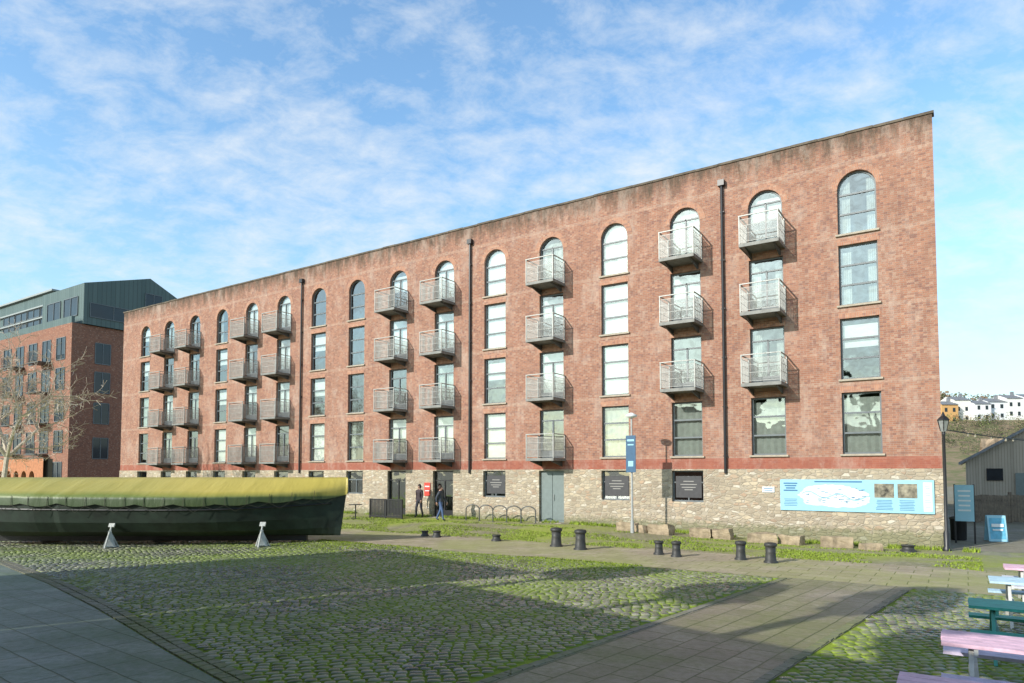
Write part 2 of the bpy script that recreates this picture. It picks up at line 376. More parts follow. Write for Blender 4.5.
for i in gwin:
    w=ob("window",gfr,bld,(-cols[i],-.02,1.42)); ob("window_pane",gp,w)
m=MB(); m.box((0,.18,1.2),(1.35,.06,2.4)); m.box((-.335,.14,1.2),(.6,.03,2.2)); m.box((.335,.14,1.2),(.6,.03,2.2)); dm=m.mesh("door",M_doorg)
m=MB(); m.cyl((.07,.08,1.0),(.07,.08,1.3),.015); hm=m.mesh("handle",M_steel)
d=ob("door",dm,bld,(-cols[4],-.02,.32)); ob("handle",hm,d)
for i in(6,7):
    d=ob("door",framemesh(1.35,2.4,0,'d',M_black),bld,(-cols[i],-.02,.32)); ob("door_pane",panemesh(1.35,2.4,0),d)
m=MB(); m.box((0,-.25,0),(1.5,.42,.16)); stm=m.mesh("step",M_sill)
for i in gdoor: ob("step",stm,bld,(-cols[i],0,.24))
M_navy=plain("sign_dark",(.045,.045,.05),.5,0,.2); M_stext=plain("sign_pale_text",(.30,.29,.27),.6,0,.1)
for i,wd in((2,1.1),(3,1.15),(5,1.1)):
    m=MB(); m.box((0,.12,.62),(wd,.02,.9),0)
    for k,(zz,ww) in enumerate(((.85,.45),(.72,.7),(.60,.6),(.5,.35))): m.box((0,.106,zz),(ww*wd*.9,.006,.035),1)
    ob("window_sign",m.mesh("window_sign",[M_navy,M_stext]),bld,(-cols[i],0,1.42))
for t,z0 in((7.39,2.6),(20.3,2.6),(33.35,2.6)):
    m=MB(); m.cyl((0,-.1,z0),(0,-.1,14.4),.055,n=10); m.box((0,-.11,14.5),(.26,.2,.24))
    for z in range(3,15,2): m.box((0,-.06,z+.3),(.16,.1,.05))
    ob("drainpipe",m.mesh("drainpipe",M_black),bld,(-t,0,0))
# ------------------------------------------------------------------ ground
def sheet(name,pts,z,mat,label,cat="ground"):
    m=MB(); m.face([(p[0],p[1],z) for p in pts]); o=ob(name,m.mesh(name,mat)); top(o,label,cat,kind="structure"); return o
sheet("ground",[(-1500,-300),(1500,-300),(1500,2500),(-1500,2500)],0,M_ground,"open gravelly quayside ground reaching the horizon")
def fp(t,d): p=F(t,d); return (p.x,p.y)
sheet("yard",[fp(62,5.4),fp(-14,5.4),(30,2),(12,-14),(-10,-14),(-40,8),(-52,40)],.004,M_joint,"moss and soil between the yard setts")
m=MB(); nt_,nd_=80,10
for a in range(nt_):
    for b_ in range(nd_):
        q=[]
        for aa,bb in((a,b_),(a+1,b_),(a+1,b_+1),(a,b_+1)):
            t=-12+78*aa/nt_; d=-.2+5.65*bb/nd_; p=F(t,d,.006); q.append((p.x,p.y,p.z))
        m.face(q)
o=ob("cobbled_apron",m.mesh("cobbled_apron",M_sett2)); top(o,"mossy cobbled strip along the foot of the warehouse wall","cobbles",kind="structure")
sheet("path",[fp(60,5.4),fp(-14,5.4),fp(-14,9.7),fp(60,9.7)],.010,M_flag2,"buff flagstone path running parallel to the warehouse","path")
dv=Vector((.647,.762)); nn=Vector((.762,-.647)); p0=Vector((-.4,8.62))
def dp(s,w): p=p0+dv*s+nn*w; return (p.x,p.y)
sheet("path",[dp(-14,-.1),dp(-14,2.7),dp(11.66,2.7),dp(11.3,-.1)],.014,M_flag,"flagstone path crossing the setts toward the wall","path")
cv=[(-28,29),(-20,23.5),(-15.1,20.1),(-11,16.3),(-8.1,13.4),(-6.3,11.5),(-5.1,10.2),(-3.56,8.62),(-2.6,7.3),(-1.6,5.6),(-.6,3.0),(0,0),(0,-10)]
sheet("pavement",cv+[(-30,-10),(-45,10),(-45,20)],.016,M_flag3,"grey green flagstone pavement with a curved edge","pavement")
seg=[Vector((a,b_,0)) for a,b_ in cv]
def curve_x(y):
    for a,b_ in zip(seg[:-1],seg[1:]):
        if b_.y<=y<=a.y: return a.x+(b_.x-a.x)*(a.y-y)/(a.y-b_.y)
    return -99
random.seed(5)
V=[];Fc=[];T=[]
rowh=.145; v_=5.0
def in_yard(x,y):
    if y<6.3 or abs(x)>.82*y+1.5: return False
    dx=x-C.x;dy=y-C.y; d=-(dx*YP.x+dy*YP.y)
    if d<9.78: return False
    w=(x-p0.x)*nn.x+(y-p0.y)*nn.y
    if w>2.78: return x<16
    if w>-.18: return False
    return x>curve_x(y)+.5
while v_<33:
    u=-30+random.uniform(0,.2)
    while u<17:
        wd=random.uniform(.16,.215); uc=u+wd/2; u+=wd
        yy=v_+.75*math.sin(uc*.16+.4); x=uc; y=yy+uc*.06
        if not in_yard(x,y): continue
        lx=wd/2-.010; ly=rowh/2-.015; hh=random.uniform(.024,.034); a=.06+.12*math.cos(uc*.16+.4)+random.uniform(-.02,.02); ca,sa=math.cos(a),math.sin(a)
        y+=random.uniform(-.004,.004)
        tx,ty=random.uniform(-.004,.004),random.uniform(-.005,.005)
        b0=len(V)
        for k,(f_,z_) in enumerate(((1,0.0),(.93,.72),(.64,1.0))):
            for sx,sy in((-1,-1),(0,-1.05),(1,-1),(1.03,0),(1,1),(0,1.05),(-1,1),(-1.03,0)):
                q=(.92 if sx in(-1,1) and sy in(-1,1) else 1)
                X=sx*lx*f_*q; Y=sy*ly*f_*q; V.append((x+X*ca-Y*sa,y+X*sa+Y*ca,.003+hh*z_+(tx*sx+ty*sy if k else 0)))
        for k in range(2):
            for i in range(8):
                j=(i+1)%8; Fc.append((b0+k*8+i,b0+k*8+j,b0+k*8+8+j,b0+k*8+8+i))
        Fc.append(tuple(b0+16+i for i in range(8)))
        tone=min(1,max(0,random.gauss(.42,.26))); T+= [tone]*17
    v_+=rowh
me=bpy.data.meshes.new("cobbles"); me.from_pydata(V,[],Fc); me.materials.append(M_sett); me.polygons.foreach_set("use_smooth",[True]*len(Fc))
at=me.attributes.new('tone','FLOAT','FACE'); at.data.foreach_set('value',T); me.update()
o=ob("cobbles",me); top(o,"rounded grey granite setts with green moss in the joints","cobbles",kind="structure")
M_settb=settmat("sett_border",3,3,(.26,.25,.205),(.2,.19,.15),(.1,.1,.06),(.19,.22,.06),.7,0,.6)
m=MB()
for row in range(2):
    for i in range(len(seg)-1):
        a,b_=seg[i],seg[i+1]; Ld=(b_-a).length; n=max(1,int(Ld/.24))
        for k in range(n):
            c=a.lerp(b_,(k+.5)/n); dd=(b_-a).normalized(); nr=Vector((-dd.y,dd.x,0)); c=c+nr*(.1+.18*row)
            if not(3<c.y<28): continue
            m.box((c.x,c.y,.012+random.uniform(0,.008)),(random.uniform(.19,.22),.15,.03),0,Matrix.Rotation(math.atan2(dd.y,dd.x)+random.uniform(-.05,.05),3,'Z'))
o=ob("kerb",m.mesh("kerb",M_settb)); top(o,"double row of pale granite setts edging the pavement","kerb",kind="structure")
m=MB()
for s in range(0,110):
    for w in (-.03,2.62):
        ss=-13+s*.24
        if ss>11.2: continue
        p=dp(ss,w+random.uniform(-.012,.012))
        m.box((p[0],p[1],.014+random.uniform(-.002,.006)),(.225,.13,.026),0,Matrix.Rotation(math.atan2(.762,.647)+random.uniform(-.05,.05),3,'Z'))
o=ob("kerb",m.mesh("kerb",M_settb)); top(o,"flush granite sett edging beside the flagstones","kerb",kind="structure")
def grasspatch(name,fn,n,label,h=.09):
    m=MB()
    for _ in range(n):
        p=fn()
        if p is None: continue
        a=random.uniform(0,6.28); w=random.uniform(.012,.028); hh=h*random.uniform(.4,1.3)
        dx,dy=math.cos(a)*w,math.sin(a)*w; lx,ly=random.uniform(-.04,.04),random.uniform(-.04,.04)
        m.face([(p.x-dx,p.y-dy,p.z),(p.x+dx,p.y+dy,p.z),(p.x+lx,p.y+ly,p.z+hh)])
    o=ob(name,m.mesh(name,M_grass)); top(o,label,"grass",kind="stuff")
def g1():
    t=random.uniform(-1,34); d=abs(random.gauss(.1,.25))+.05; p=F(t,d,.0)
    if noise.noise(Vector((t*.7,0,3)))<-.1: return None
    return p
grasspatch("grass",g1,9000,"weeds and grass along the foot of the wall",.14)
def g2():
    t=random.uniform(-1,38); d=random.uniform(1.8,5.6); 
    if noise.noise(Vector((t*.45,d*1.0,1)))<-.05: return None
    return F(t,d,.006)
grasspatch("grass",g2,38000,"mossy grass verge beside the flagstone path",.05)
def g3():
    t=random.uniform(7,38); d=9.5+abs(random.gauss(0,1.5))
    if noise.noise(Vector((t*.4,d*.8,5)))<-.2: return None
    p=F(t,d,.006); w=(p.x-p0.x)*nn.x+(p.y-p0.y)*nn.y
    if -.1<w<2.7: return None
    return p
grasspatch("grass",g3,44000,"thin grass growing between setts at the path edge",.05)
# ------------------------------------------------------------------ info sign on the wall
M_sb=plain("sign_sky_blue",(.30,.56,.68),.4,0,.05); M_wh=plain("sign_white",(.75,.78,.78),.5,0,.06); M_ph=plain("sign_photo",(.20,.18,.13),.5,0,.9,5); M_bl=plain("sign_blue_text",(.04,.16,.33),.5,0,.1)
sg=empty("information_sign",F(2.78,.0)-YP*.02,ANG); sg.location.z=1.79
top(sg,"long pale blue harbour map sign fixed to the stone wall","sign")
m=MB(); m.box((0,-.05,0),(5.05,.05,1.17)); ob("panel",m.mesh("panel",M_sb),sg)
m=MB(); pts=[]
for i in range(90):
    a=2*math.pi*i/90; r=1+.16*noise.noise(Vector((math.cos(a)*2.2,math.sin(a)*2.2,5)))+.08*noise.noise(Vector((math.cos(a)*9,math.sin(a)*9,1)))
    pts.append((-.62+1.2*math.cos(a)*r,-.0765,-.03+.42*math.sin(a)*r-.06*math.cos(a)))
cpt=(-.62,-.0765,-.03)
for i in range(90): m.face([cpt,pts[i],pts[(i+1)%90]])
ob("map_drawing",m.mesh("map_drawing",plain("map_land",(.64,.72,.70),.5,0,.25,6)),sg)
m=MB(); pts=[Vector((-1.75+2.3*i/20,-.079,.06-.02*i*.4+.10*math.sin(i*.7))) for i in range(21)]
for a,b_ in zip(pts[:-1],pts[1:]): m.face([a+Vector((0,0,-.018)),b_+Vector((0,0,-.018)),b_+Vector((0,0,.018)),a+Vector((0,0,.018))])
ob("harbour_line",m.mesh("harbour_line",plain("map_water",(.22,.48,.62),.5,0,.1)),sg)
for x,z,w,h in((1.0,.2,.62,.5),(1.72,.2,.6,.5)):
    m=MB(); m.box((x,-.078,z),(w,.004,h)); ob("photo_panel",m.mesh("photo_panel",M_ph),sg)
m=MB(); m.box((2.33,-.078,0),(.26,.004,1.0)); ob("text_panel",m.mesh("text_panel",M_wh),sg)
random.seed(3); m=MB()
for k in range(4): m.box((-2.15,-.080,.44-k*.09),(.5-.08*(k%3),.004,.05))
for k in range(7):
    m.box((1.0,-.080,-.14-k*.055),(.55*random.uniform(.8,1),.004,.018)); m.box((1.7,-.080,-.14-k*.055),(.5*random.uniform(.8,1),.004,.018))
for k in range(5): m.box((-2.15,-.080,-.16-k*.06),(.5*random.uniform(.8,1),.004,.018))
for k in range(14): m.box((2.33,-.082,.42-k*.06),(.2*random.uniform(.7,1),.004,.014))
for k in range(40): m.box((random.uniform(-1.6,.4),-.083,random.uniform(-.32,.28)),(random.uniform(.05,.14),.004,.020))
m.box((-.5,-.080,.51),(1.6,.004,.05))
ob("lettering",m.mesh("lettering",M_bl),sg)
sg=empty("wall_sign",F(5.75,.0)-YP*.03,ANG); sg.location.z=1.98; top(sg,"small white notice plate on the stone wall","sign")
m=MB(); m.box((0,-.04,0),(.45,.02,.22)); ob("panel",m.mesh("panel",M_wh),sg)
m=MB(); m.box((0,-.052,.04),(.34,.004,.03)); m.box((0,-.052,-.03),(.3,.004,.03)); ob("lettering",m.mesh("lettering",M_bl),sg)
M_red=plain("sign_red",(.6,.05,.03),.5,0,.1)
sg=empty("wall_sign",F(23.1,0)-YP*.03,ANG); sg.location.z=1.75; top(sg,"red notice sign on the stone wall","sign")
m=MB(); m.box((0,-.04,0),(.4,.02,.7)); ob("panel",m.mesh("panel",M_red),sg)
m=MB(); m.box((0,-.052,.15),(.3,.004,.06)); m.box((0,-.052,-.08),(.3,.004,.04)); ob("lettering",m.mesh("lettering",M_wh),sg)
# ------------------------------------------------------------------ stone blocks
random.seed(11)
M_block=plain("block_stone",(.34,.27,.185),.9,0,.45,3,.2,.8)
for t,w,h in((11.1,.85,.36),(9.6,.95,.42),(8.0,.8,.38),(7.2,.7,.42),(5.7,1.05,.4),(4.7,.8,.36),(3.2,1.0,.4),(10.4,.6,.3),(2.1,.6,.26)):
    bm=bmesh.new(); bmesh.ops.create_cube(bm,size=1)
    bmesh.ops.scale(bm,vec=(w,.5,h),verts=bm.verts); bmesh.ops.subdivide_edges(bm,edges=bm.edges,cuts=5,use_grid_fill=True)
    for v in bm.verts:
        n_=noise.noise_vector(v.co*2.2+Vector((t,0,0)))*.07+noise.noise_vector(v.co*7+Vector((t,0,0)))*.035
        e=Vector((v.co.x/(w/2),v.co.y/.25,v.co.z/(h/2))); k=max(0,e.length-1.35); v.co*=1-.15*k; v.co+=n_
    me=bpy.data.meshes.new("stone_block"); bm.to_mesh(me); bm.free(); me.materials.append(M_block)
    p=F(t,1.35+random.uniform(-.2,.2),h/2-.03); o=ob("stone_block",me,None,p,ANG+random.uniform(-.4,.4))
    top(o,"rough tan stone block lying on the mossy setts","stone block","stone blocks along the wall")
# ------------------------------------------------------------------ bollards
M_iron=plain("cast_iron",(.045,.045,.042),.55,.2,.4)
def bollard(px,py,h,r,label,grp="iron mooring bollards on the setts"):
    e=empty("bollard",(px,py,0)); top(e,label,"bollard",grp)
    m=MB(); m.lathe([(r*1.25,0),(r*1.25,.05),(r,.08),(r*.88,h*.5),(r*.9,h*.78)],18); ob("post",m.mesh("post",M_iron,True),e)
    m=MB(); m.lathe([(r*.9,h*.78),(r*1.1,h*.82),(r*1.14,h*.9),(r*1.0,h*.97),(r*.5,h)],18); ob("cap",m.mesh("cap",M_iron,True),e)
for px,py,h,r in((1.58,24.5,.68,.19),(2.34,23.5,.7,.19),(4.72,22.1,.46,.14),(5.14,21.5,.5,.14),(6.92,20.8,.58,.15),(7.56,20.1,.6,.16)):
    bollard(px,py,h,r,"black cast iron mooring bollard with a rounded cap")
for px,py,h,r in((13.2,22.9,.24,.2),(-3.06,27.9,.28,.16),(-.6,26.4,.26,.16),(-3.6,28.4,.24,.14)):
    bollard(px,py,h,r,"squat dark iron bollard low on the mossy setts")
# ------------------------------------------------------------------ bike racks
m=MB(); pts=[(-.35,0,0),(-.35,0,.55)]+[(-.35*math.cos(a),0,.55+.22*math.sin(a)) for a in [math.pi*i/8 for i in range(1,8)]]+[(.35,0,.55),(.35,0,0)]
m.path(pts,.028,8); hoop=m.mesh("hoop",M_steeld)
m=MB()
for x in(-.35,.35): m.cyl((x,0,0),(x,0,.02),.07,n=10)
foot=m.mesh("base_plate",M_steeld)
for k in range(5):
    p=F(16.2+k*.80,1.0); e=empty("bike_rack",p,ANG+.25); top(e,"dark steel hoop bike stand near the wall","bike rack","hoop bike stands beside the wall"); ob("hoop",hoop,e); ob("base_plate",foot,e)
for k,(t0,t1) in enumerate(((23.1,24.2),(24.25,25.35))):
    p=F((t0+t1)/2,2.0); e=empty("railing",p,ANG); top(e,"low black metal barrier panel by the entrance","railing","black barriers by the entrance"); w=t1-t0
    m=MB()
    for x in(-w/2,w/2): m.box((x,0,.5),(.06,.06,1.0))
    for z in(.1,.98): m.box((0,0,z),(w,.06,.06))
    ob("rail_frame",m.mesh("rail_frame",M_black),e)
    m=MB(); n=11
    for i in range(1,n): m.box((-w/2+w*i/n,0,.54),(.07,.02,.86))
    ob("bars",m.mesh("bars",M_black),e)
p=F(25.9,2.5); e=empty("outdoor_table",p,ANG); top(e,"small dark cafe table outside the entrance","table")
m=MB(); m.cyl((0,0,.72),(0,0,.75),.35,n=20); ob("table_top",m.mesh("table_top",M_black),e)
m=MB(); m.cyl((0,0,0),(0,0,.72),.03); m.cyl((0,0,0),(0,0,.03),.22,n=14); ob("leg",m.mesh("leg",M_black),e)
# ------------------------------------------------------------------ pole with banner
p=F(10.65,1.9); e=empty("sign_pole",p,ANG); top(e,"slim grey lamp pole carrying a blue hanging banner sign","sign")
m=MB(); m.cyl((0,0,0),(0,0,4.7),.05,.035,10); m.cyl((0,0,0),(0,0,.5),.08,.07,10); ob("pole",m.mesh("pole",plain("pole_grey",(.4,.41,.4),.5,.2,.1)),e)
m=MB(); m.lathe([(.05,4.65),(.22,4.72),(.24,4.78),(.05,4.88)],14); ob("lamp_head",m.mesh("lamp_head",M_wh,True),e)
m=MB(); m.box((.0,-.09,3.2),(.42,.03,1.5),0); m.box((0,-.109,3.75),(.3,.006,.08),1); m.box((0,-.109,3.57),(.26,.006,.05),1); m.box((0,-.109,2.8),(.22,.006,.22),1); ob("banner",m.mesh("banner",[plain("banner_teal",(.03,.10,.19),.5,0,.15),M_sb]),e)
# ------------------------------------------------------------------ lamp post at the corner
e=empty("street_lamp",(14.62,23.1,0)); top(e,"black heritage lantern street lamp by the building corner","street lamp")
m=MB(); m.lathe([(.13,0),(.13,.1),(.09,.16),(.1,.6),(.06,.7),(.045,3.9),(.06,3.95),(.03,4.05)],12); ob("post",m.mesh("post",M_black,True),e)
m=MB(); m.lathe([(.09,4.02),(.1,4.05),(.17,4.4),(.19,4.41)],6); ob("lantern_glass",m.mesh("lantern_glass",plain("lantern_glass",(.25,.26,.25),.15)),e)
m=MB(); m.lathe([(.21,4.41),(.19,4.45),(.07,4.56),(.05,4.62),(.015,4.7)],6)
for i in range(6):
    a=math.pi*i/3; m.cyl((.1*math.cos(a),.1*math.sin(a),4.05),(.185*math.cos(a),.185*math.sin(a),4.42),.012,n=4)
ob("lantern_cap",m.mesh("lantern_cap",M_black),e)
e=empty("string_lights",(14.62,23.1,4.1)); top(e,"sagging black cable with small bulbs strung from the lamp","string lights")
m=MB(); bm_=plain("bulb",(.3,.27,.2),.3)
for k,(q,sag) in enumerate(((Vector((14.5,7.0,.75)),1.1),(Vector((15.5,4.0,-.3)),.8))):
    pts=[]
    for i in range(25):
        s_=i/24; pp=q*s_; pp.z-=sag*4*s_*(1-s_)*.5; pts.append(pp)
    m.path(pts,.018,4)
    for i in range(2,16,2):
        m1=MB(); m1.cyl((0,0,0),(0,0,-.1),.02,.035,6); ob("bulb",m1.mesh("bulb",bm_),e,pts[i])
ob("cable",m.mesh("cable",M_black),e)
e=empty("notice_board",(16.9,25.6,0),ANG); top(e,"tall sky blue notice board on dark posts by the corner","sign")
m=MB()
for x in(-.3,.3): m.box((x,0,1.1),(.06,.06,2.2))
ob("posts",m.mesh("posts",M_black),e)
m=MB(); m.box((0,-.05,1.5),(.6,.03,1.35),0); 
for k in range(5): m.box((0,-.068,1.95-k*.18),(.4-.04*(k%2),.004,.06),1)
ob("panel",m.mesh("panel",[M_sb,M_wh]),e)
e=empty("pavement_sign",(18.6,26.4,0),ANG+.3); top(e,"blue and white folding pavement sign on the ground","sign")
m=MB()
for s_ in(-1,1):
    R=Matrix.Rotation(s_*.2,3,'X'); m.box((0,s_*.16,.5),(.62,.03,1.0),0,R); m.box((0,s_*.178,.5),(.5,.012,.8),1,R)
ob("board",m.mesh("board",[M_sb,plain("board_blue",(.12,.42,.6),.5,0,.2)]),e)
m=MB(); m.box((0,-.2,.62),(.4,.01,.12),0,Matrix.Rotation(-.2,3,'X')); m.box((0,-.225,.45),(.34,.01,.06),0,Matrix.Rotation(-.2,3,'X')); ob("lettering",m.mesh("lettering",M_wh),e)
e=empty("litter_bin",(17.5,26.9,0)); top(e,"round black litter bin beside the notice board","bin")
m=MB(); m.lathe([(.25,0),(.27,.05),(.29,.8),(.31,.82)],16); ob("bin_body",m.mesh("bin_body",M_black,True),e)
m=MB(); m.lathe([(.32,.82),(.3,.88),(.12,.95)],16); ob("lid",m.mesh("lid",M_steeld,True),e)
# ------------------------------------------------------------------ boat
bt=empty("covered_boat",(-13.15,25.7,0),math.radians(1)); top(bt,"large black hulled boat under a green tarpaulin cover, propped on stands","boat")
HL=13.4
def beam(s): 
    b=1.75*(min(1,(s+.12)/.35))**.5 if s<.3 else 1.8
    if s>.55: b=1.8*(1-((s-.55)/.45)**1.9)+.02
    return min(b,1.8)
ns=60
def hullx(s,z): return -HL/2+HL*s+ (z-.3)*.13*sm(.7,1,s) - (z-.3)*.25*(1-sm(0,.12,s))
def sheer(s): return 1.76+.30*max(0,(s-.6)/.4)**2+.1*(1-s)**3
m=MB(); secs=[]
for i in range(ns+1):
    s=i/ns; b=beam(s); zs=sheer(s); zk=.28+.5*(max(0,.1-s)/.1)**1.5
    ring=[]
    for f,zf in((0,0),(.45,.04),(.78,.17),(.93,.4),(1.0,.7),(1.03,1)):
        z=zk+(zs-zk)*zf; bb=b*f*(1 if s<.7 else 1-.45*((s-.7)/.3)*(1-zf)); ring.append((hullx(s,z),bb,z))
    secs.append(ring)
def strip(A,Bs,m,sg):
    for k in range(len(A)-1): m.face([(A[k][0],sg*A[k][1],A[k][2]),(Bs[k][0],sg*Bs[k][1],Bs[k][2]),(Bs[k+1][0],sg*Bs[k+1][1],Bs[k+1][2]),(A[k+1][0],sg*A[k+1][1],A[k+1][2])])
for i in range(ns): strip(secs[i],secs[i+1],m,-1); strip(secs[i],secs[i+1],m,1)
r=secs[0]; m.face([(p[0],-p[1],p[2]) for p in r]+[(p[0],p[1],p[2]) for p in reversed(r[1:])])
M_hull=plain("hull_black",(.014,.026,.018),.62,0,.6,1.5)
me=m.mesh("hull",M_hull,True); ob("hull",me,bt)
for sg_ in(-1,1):
    m=MB()
    for i in range(ns-2):
        A,B=secs[i][4],secs[i+1][4]; m.cyl((A[0],sg_*(A[1]+.01),A[2]),(B[0],sg_*(B[1]+.01),B[2]),.03,n=5,caps=False)
    ob("rubbing_strake",m.mesh("rubbing_strake",M_black),bt)
m=MB(); m.box((-.3,0,.2),(HL*.86,.2,.2)); ob("keel",m.mesh("keel",M_black),bt)
m=MB(); prof=[]; nc=160
for i in range(nc+1):
    s=i/nc; b=beam(min(s,.999))*1.02+.04; zs=sheer(s)+.02
    zr=2.46
    sk=.26+.09*abs(math.sin(s*math.pi*10))+.04*noise.noise(Vector((s*18,3,0)))
    row=[]
    fold=abs(math.sin(s*math.pi*13))**.7
    for sd in(-1,1):
        w=lambda a,q: .02*noise.noise(Vector((s*30,a,q*sd)))
        pts=[(b*1.02+w(1,1)*1.6,zs-sk),(b*1.02+w(2,1),zs-.10),(b*1.01,zs),(b*.80,zs+(zr-zs)*.27-.02*fold),(b*.5,zs+(zr-zs)*.57-.03*fold),(b*.22,zs+(zr-zs)*.86-.02*fold)]
        row.append([(hullx(s,min(z,2.0))+.04*sm(.9,1,s),sd*y,z) for y,z in pts])
    prof.append(row[0]+[(hullx(s,2.0),0,zr)]+row[1][::-1])
for f in prof: m.v+=f
K=len(prof[0])
for i in range(nc):
    for k in range(K-1):
        m.f.append((i*K+k,(i+1)*K+k,(i+1)*K+k+1,i*K+k+1)); m.m.append(0)
m.f.append(tuple(range(K))); m.m.append(0); m.f.append(tuple(nc*K+k for k in range(K))); m.m.append(0)
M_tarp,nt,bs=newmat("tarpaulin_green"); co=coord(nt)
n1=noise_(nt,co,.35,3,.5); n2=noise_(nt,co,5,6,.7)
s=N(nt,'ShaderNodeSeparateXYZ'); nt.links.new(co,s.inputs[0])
sun_tint=math_(nt,'ADD',ramp(nt,math_(nt,'SUBTRACT',s.outputs[2],1.0),.78,1.05),math_(nt,'MULTIPLY_ADD',n1,1.2,-.65))  # sunlit top and bow end painted into the tarp colour, broken by noise
sun_tint=math_(nt,'ADD',sun_tint,math_(nt,'MULTIPLY_ADD',s.outputs[0],.06,-.05))
col=mixc(nt,clamp(nt,sun_tint),(.13,.18,.035),(.52,.42,.09)); col=mixc(nt,math_(nt,'MULTIPLY',n2,.25),col,(.17,.16,.04))
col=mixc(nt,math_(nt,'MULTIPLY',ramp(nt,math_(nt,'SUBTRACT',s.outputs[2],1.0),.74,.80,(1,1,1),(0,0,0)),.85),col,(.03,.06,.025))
nt.links.new(col,bs.inputs['Base Color']); bs.inputs['Roughness'].default_value=.5
mpt=N(nt,'ShaderNodeMapping'); mpt.inputs['Scale'].default_value=(2.2,.5,.6); mpt.inputs['Rotation'].default_value=(0,.2,0); nt.links.new(co,mpt.inputs[0])
bump(nt,bs,noise_(nt,mpt.outputs[0],2.0,3,.5,.4),.35,.07)
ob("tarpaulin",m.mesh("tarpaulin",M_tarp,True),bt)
m=MB(); k=4; M_rope=plain("rope",(.05,.05,.035),.9)
while k<150:
    a=Vector(prof[k][0]);b_=Vector(prof[k][2]); c=Vector(prof[k+4][0]); e_=Vector(prof[k+8][0])
    for q in(a,b_,c,e_): q.y-=.03
    c.z-=.2; m.cyl(b_,a,.008,n=4); m.cyl(a,c,.008,n=4); m.cyl(c,e_,.008,n=4); k+=8
ob("lashing_rope",m.mesh("lashing_rope",M_rope),bt)
M_gal=plain("stand_white",(.45,.47,.45),.5,0,.3)
m=MB()
for a in(0,2.1,4.2): m.cyl((.28*math.cos(a+.5),.28*math.sin(a+.5),.03),(0,0,.6),.03,.03,8); m.cyl((.28*math.cos(a+.5),.28*math.sin(a+.5),0),(.28*math.cos(a+.5),.28*math.sin(a+.5),.03),.07,n=8)
for a in(0,2.1,4.2):
    b_=a+2.1; m.cyl((.26*math.cos(a+.5),.26*math.sin(a+.5),.08),(.26*math.cos(b_+.5),.26*math.sin(b_+.5),.08),.02,n=6)
m.lathe([(.24,.05),(.07,.5),(.06,.62)],3)
legm=m.mesh("tripod",M_gal)
m=MB(); m.cyl((0,0,.55),(0,.1,.78),.03); m.box((0,.12,.8),(.2,.06,.16),0,Matrix.Rotation(-.5,3,'X')); padm=m.mesh("pad",M_gal)
for (x,y) in((-14.0,23.9),(-8.85,24.25)):
    e=empty("boat_stand",(x,y,0)); top(e,"pale metal tripod stand propping up the boat hull","boat stand","boat stands under the hull"); ob("tripod",legm,e); ob("pad",padm,e)
m=MB(); m.box((0,0,.05),(.3,1.2,.1)); blk=m.mesh("keel_block",plain("timber_dark",(.12,.09,.06),.9,0,.4))
for x in(-17.3,-13.2,-9.3):
    o=ob("keel_block",blk,None,(x,25.7,0)); top(o,"dark timber block under the boat keel","timber block","timber blocks under the keel")
# ------------------------------------------------------------------ picnic tables
def picnic(x,y,colT,colB,label,rz=math.radians(-33),pale=(.55,.55,.52)):
    e=empty("picnic_table",(x,y,0),rz); top(e,label,"picnic table","painted picnic tables on the setts")
    mt=plain("paint_top",colT,.6,0,.22,7); mb_=plain("paint_seat",colB,.6,0,.22,7); ml=plain("leg_paint",pale,.6,0,.2)
    m=MB()
    for k in range(5): m.box((.9+random.uniform(-.008,.008),-.3+.15*k,.735),(1.8,.138,.04))
    ob("table_top",m.mesh("table_top",mt),e)
    for sd in(-1,1):
        m=MB()
        for k in range(2): m.box((.9,sd*(.62+.14*k),.44),(1.8,.128,.04))
        ob("seat",m.mesh("seat",mb_),e)
    for lx in(.28,1.52):
        m=MB()
        for sd in(-1,1):
            a=Vector((lx,sd*.22,.71));b_=Vector((lx,sd*.68,0)); d_=(a-b_); ang=math.atan2(d_.y,d_.z)
            m.box((a+b_)/2,(.045,.09,d_.length),0,Matrix.Rotation(-ang,3,'X'))
        m.box((lx+.046,0,.385),(.04,1.5,.09)); m.box((lx+.046,0,.675),(.04,.7,.08)); ob("leg",m.mesh("leg",ml),e)
picnic(5.0,8.05,(.76,.50,.61),(.62,.56,.74),"pale lavender picnic table with lilac benches on the setts")
picnic(6.72,10.15,(.05,.34,.28),(.05,.34,.28),"teal green picnic table with matching benches",pale=(.06,.28,.24))
picnic(8.55,12.35,(.48,.66,.76),(.42,.6,.72),"pale blue picnic table with matching benches")
picnic(10.0,14.0,(.74,.46,.56),(.6,.62,.68),"rose pink picnic table with white benches")
picnic(3.5,6.3,(.76,.50,.62),(.62,.60,.72),"faded pink picnic table with pale blue benches")
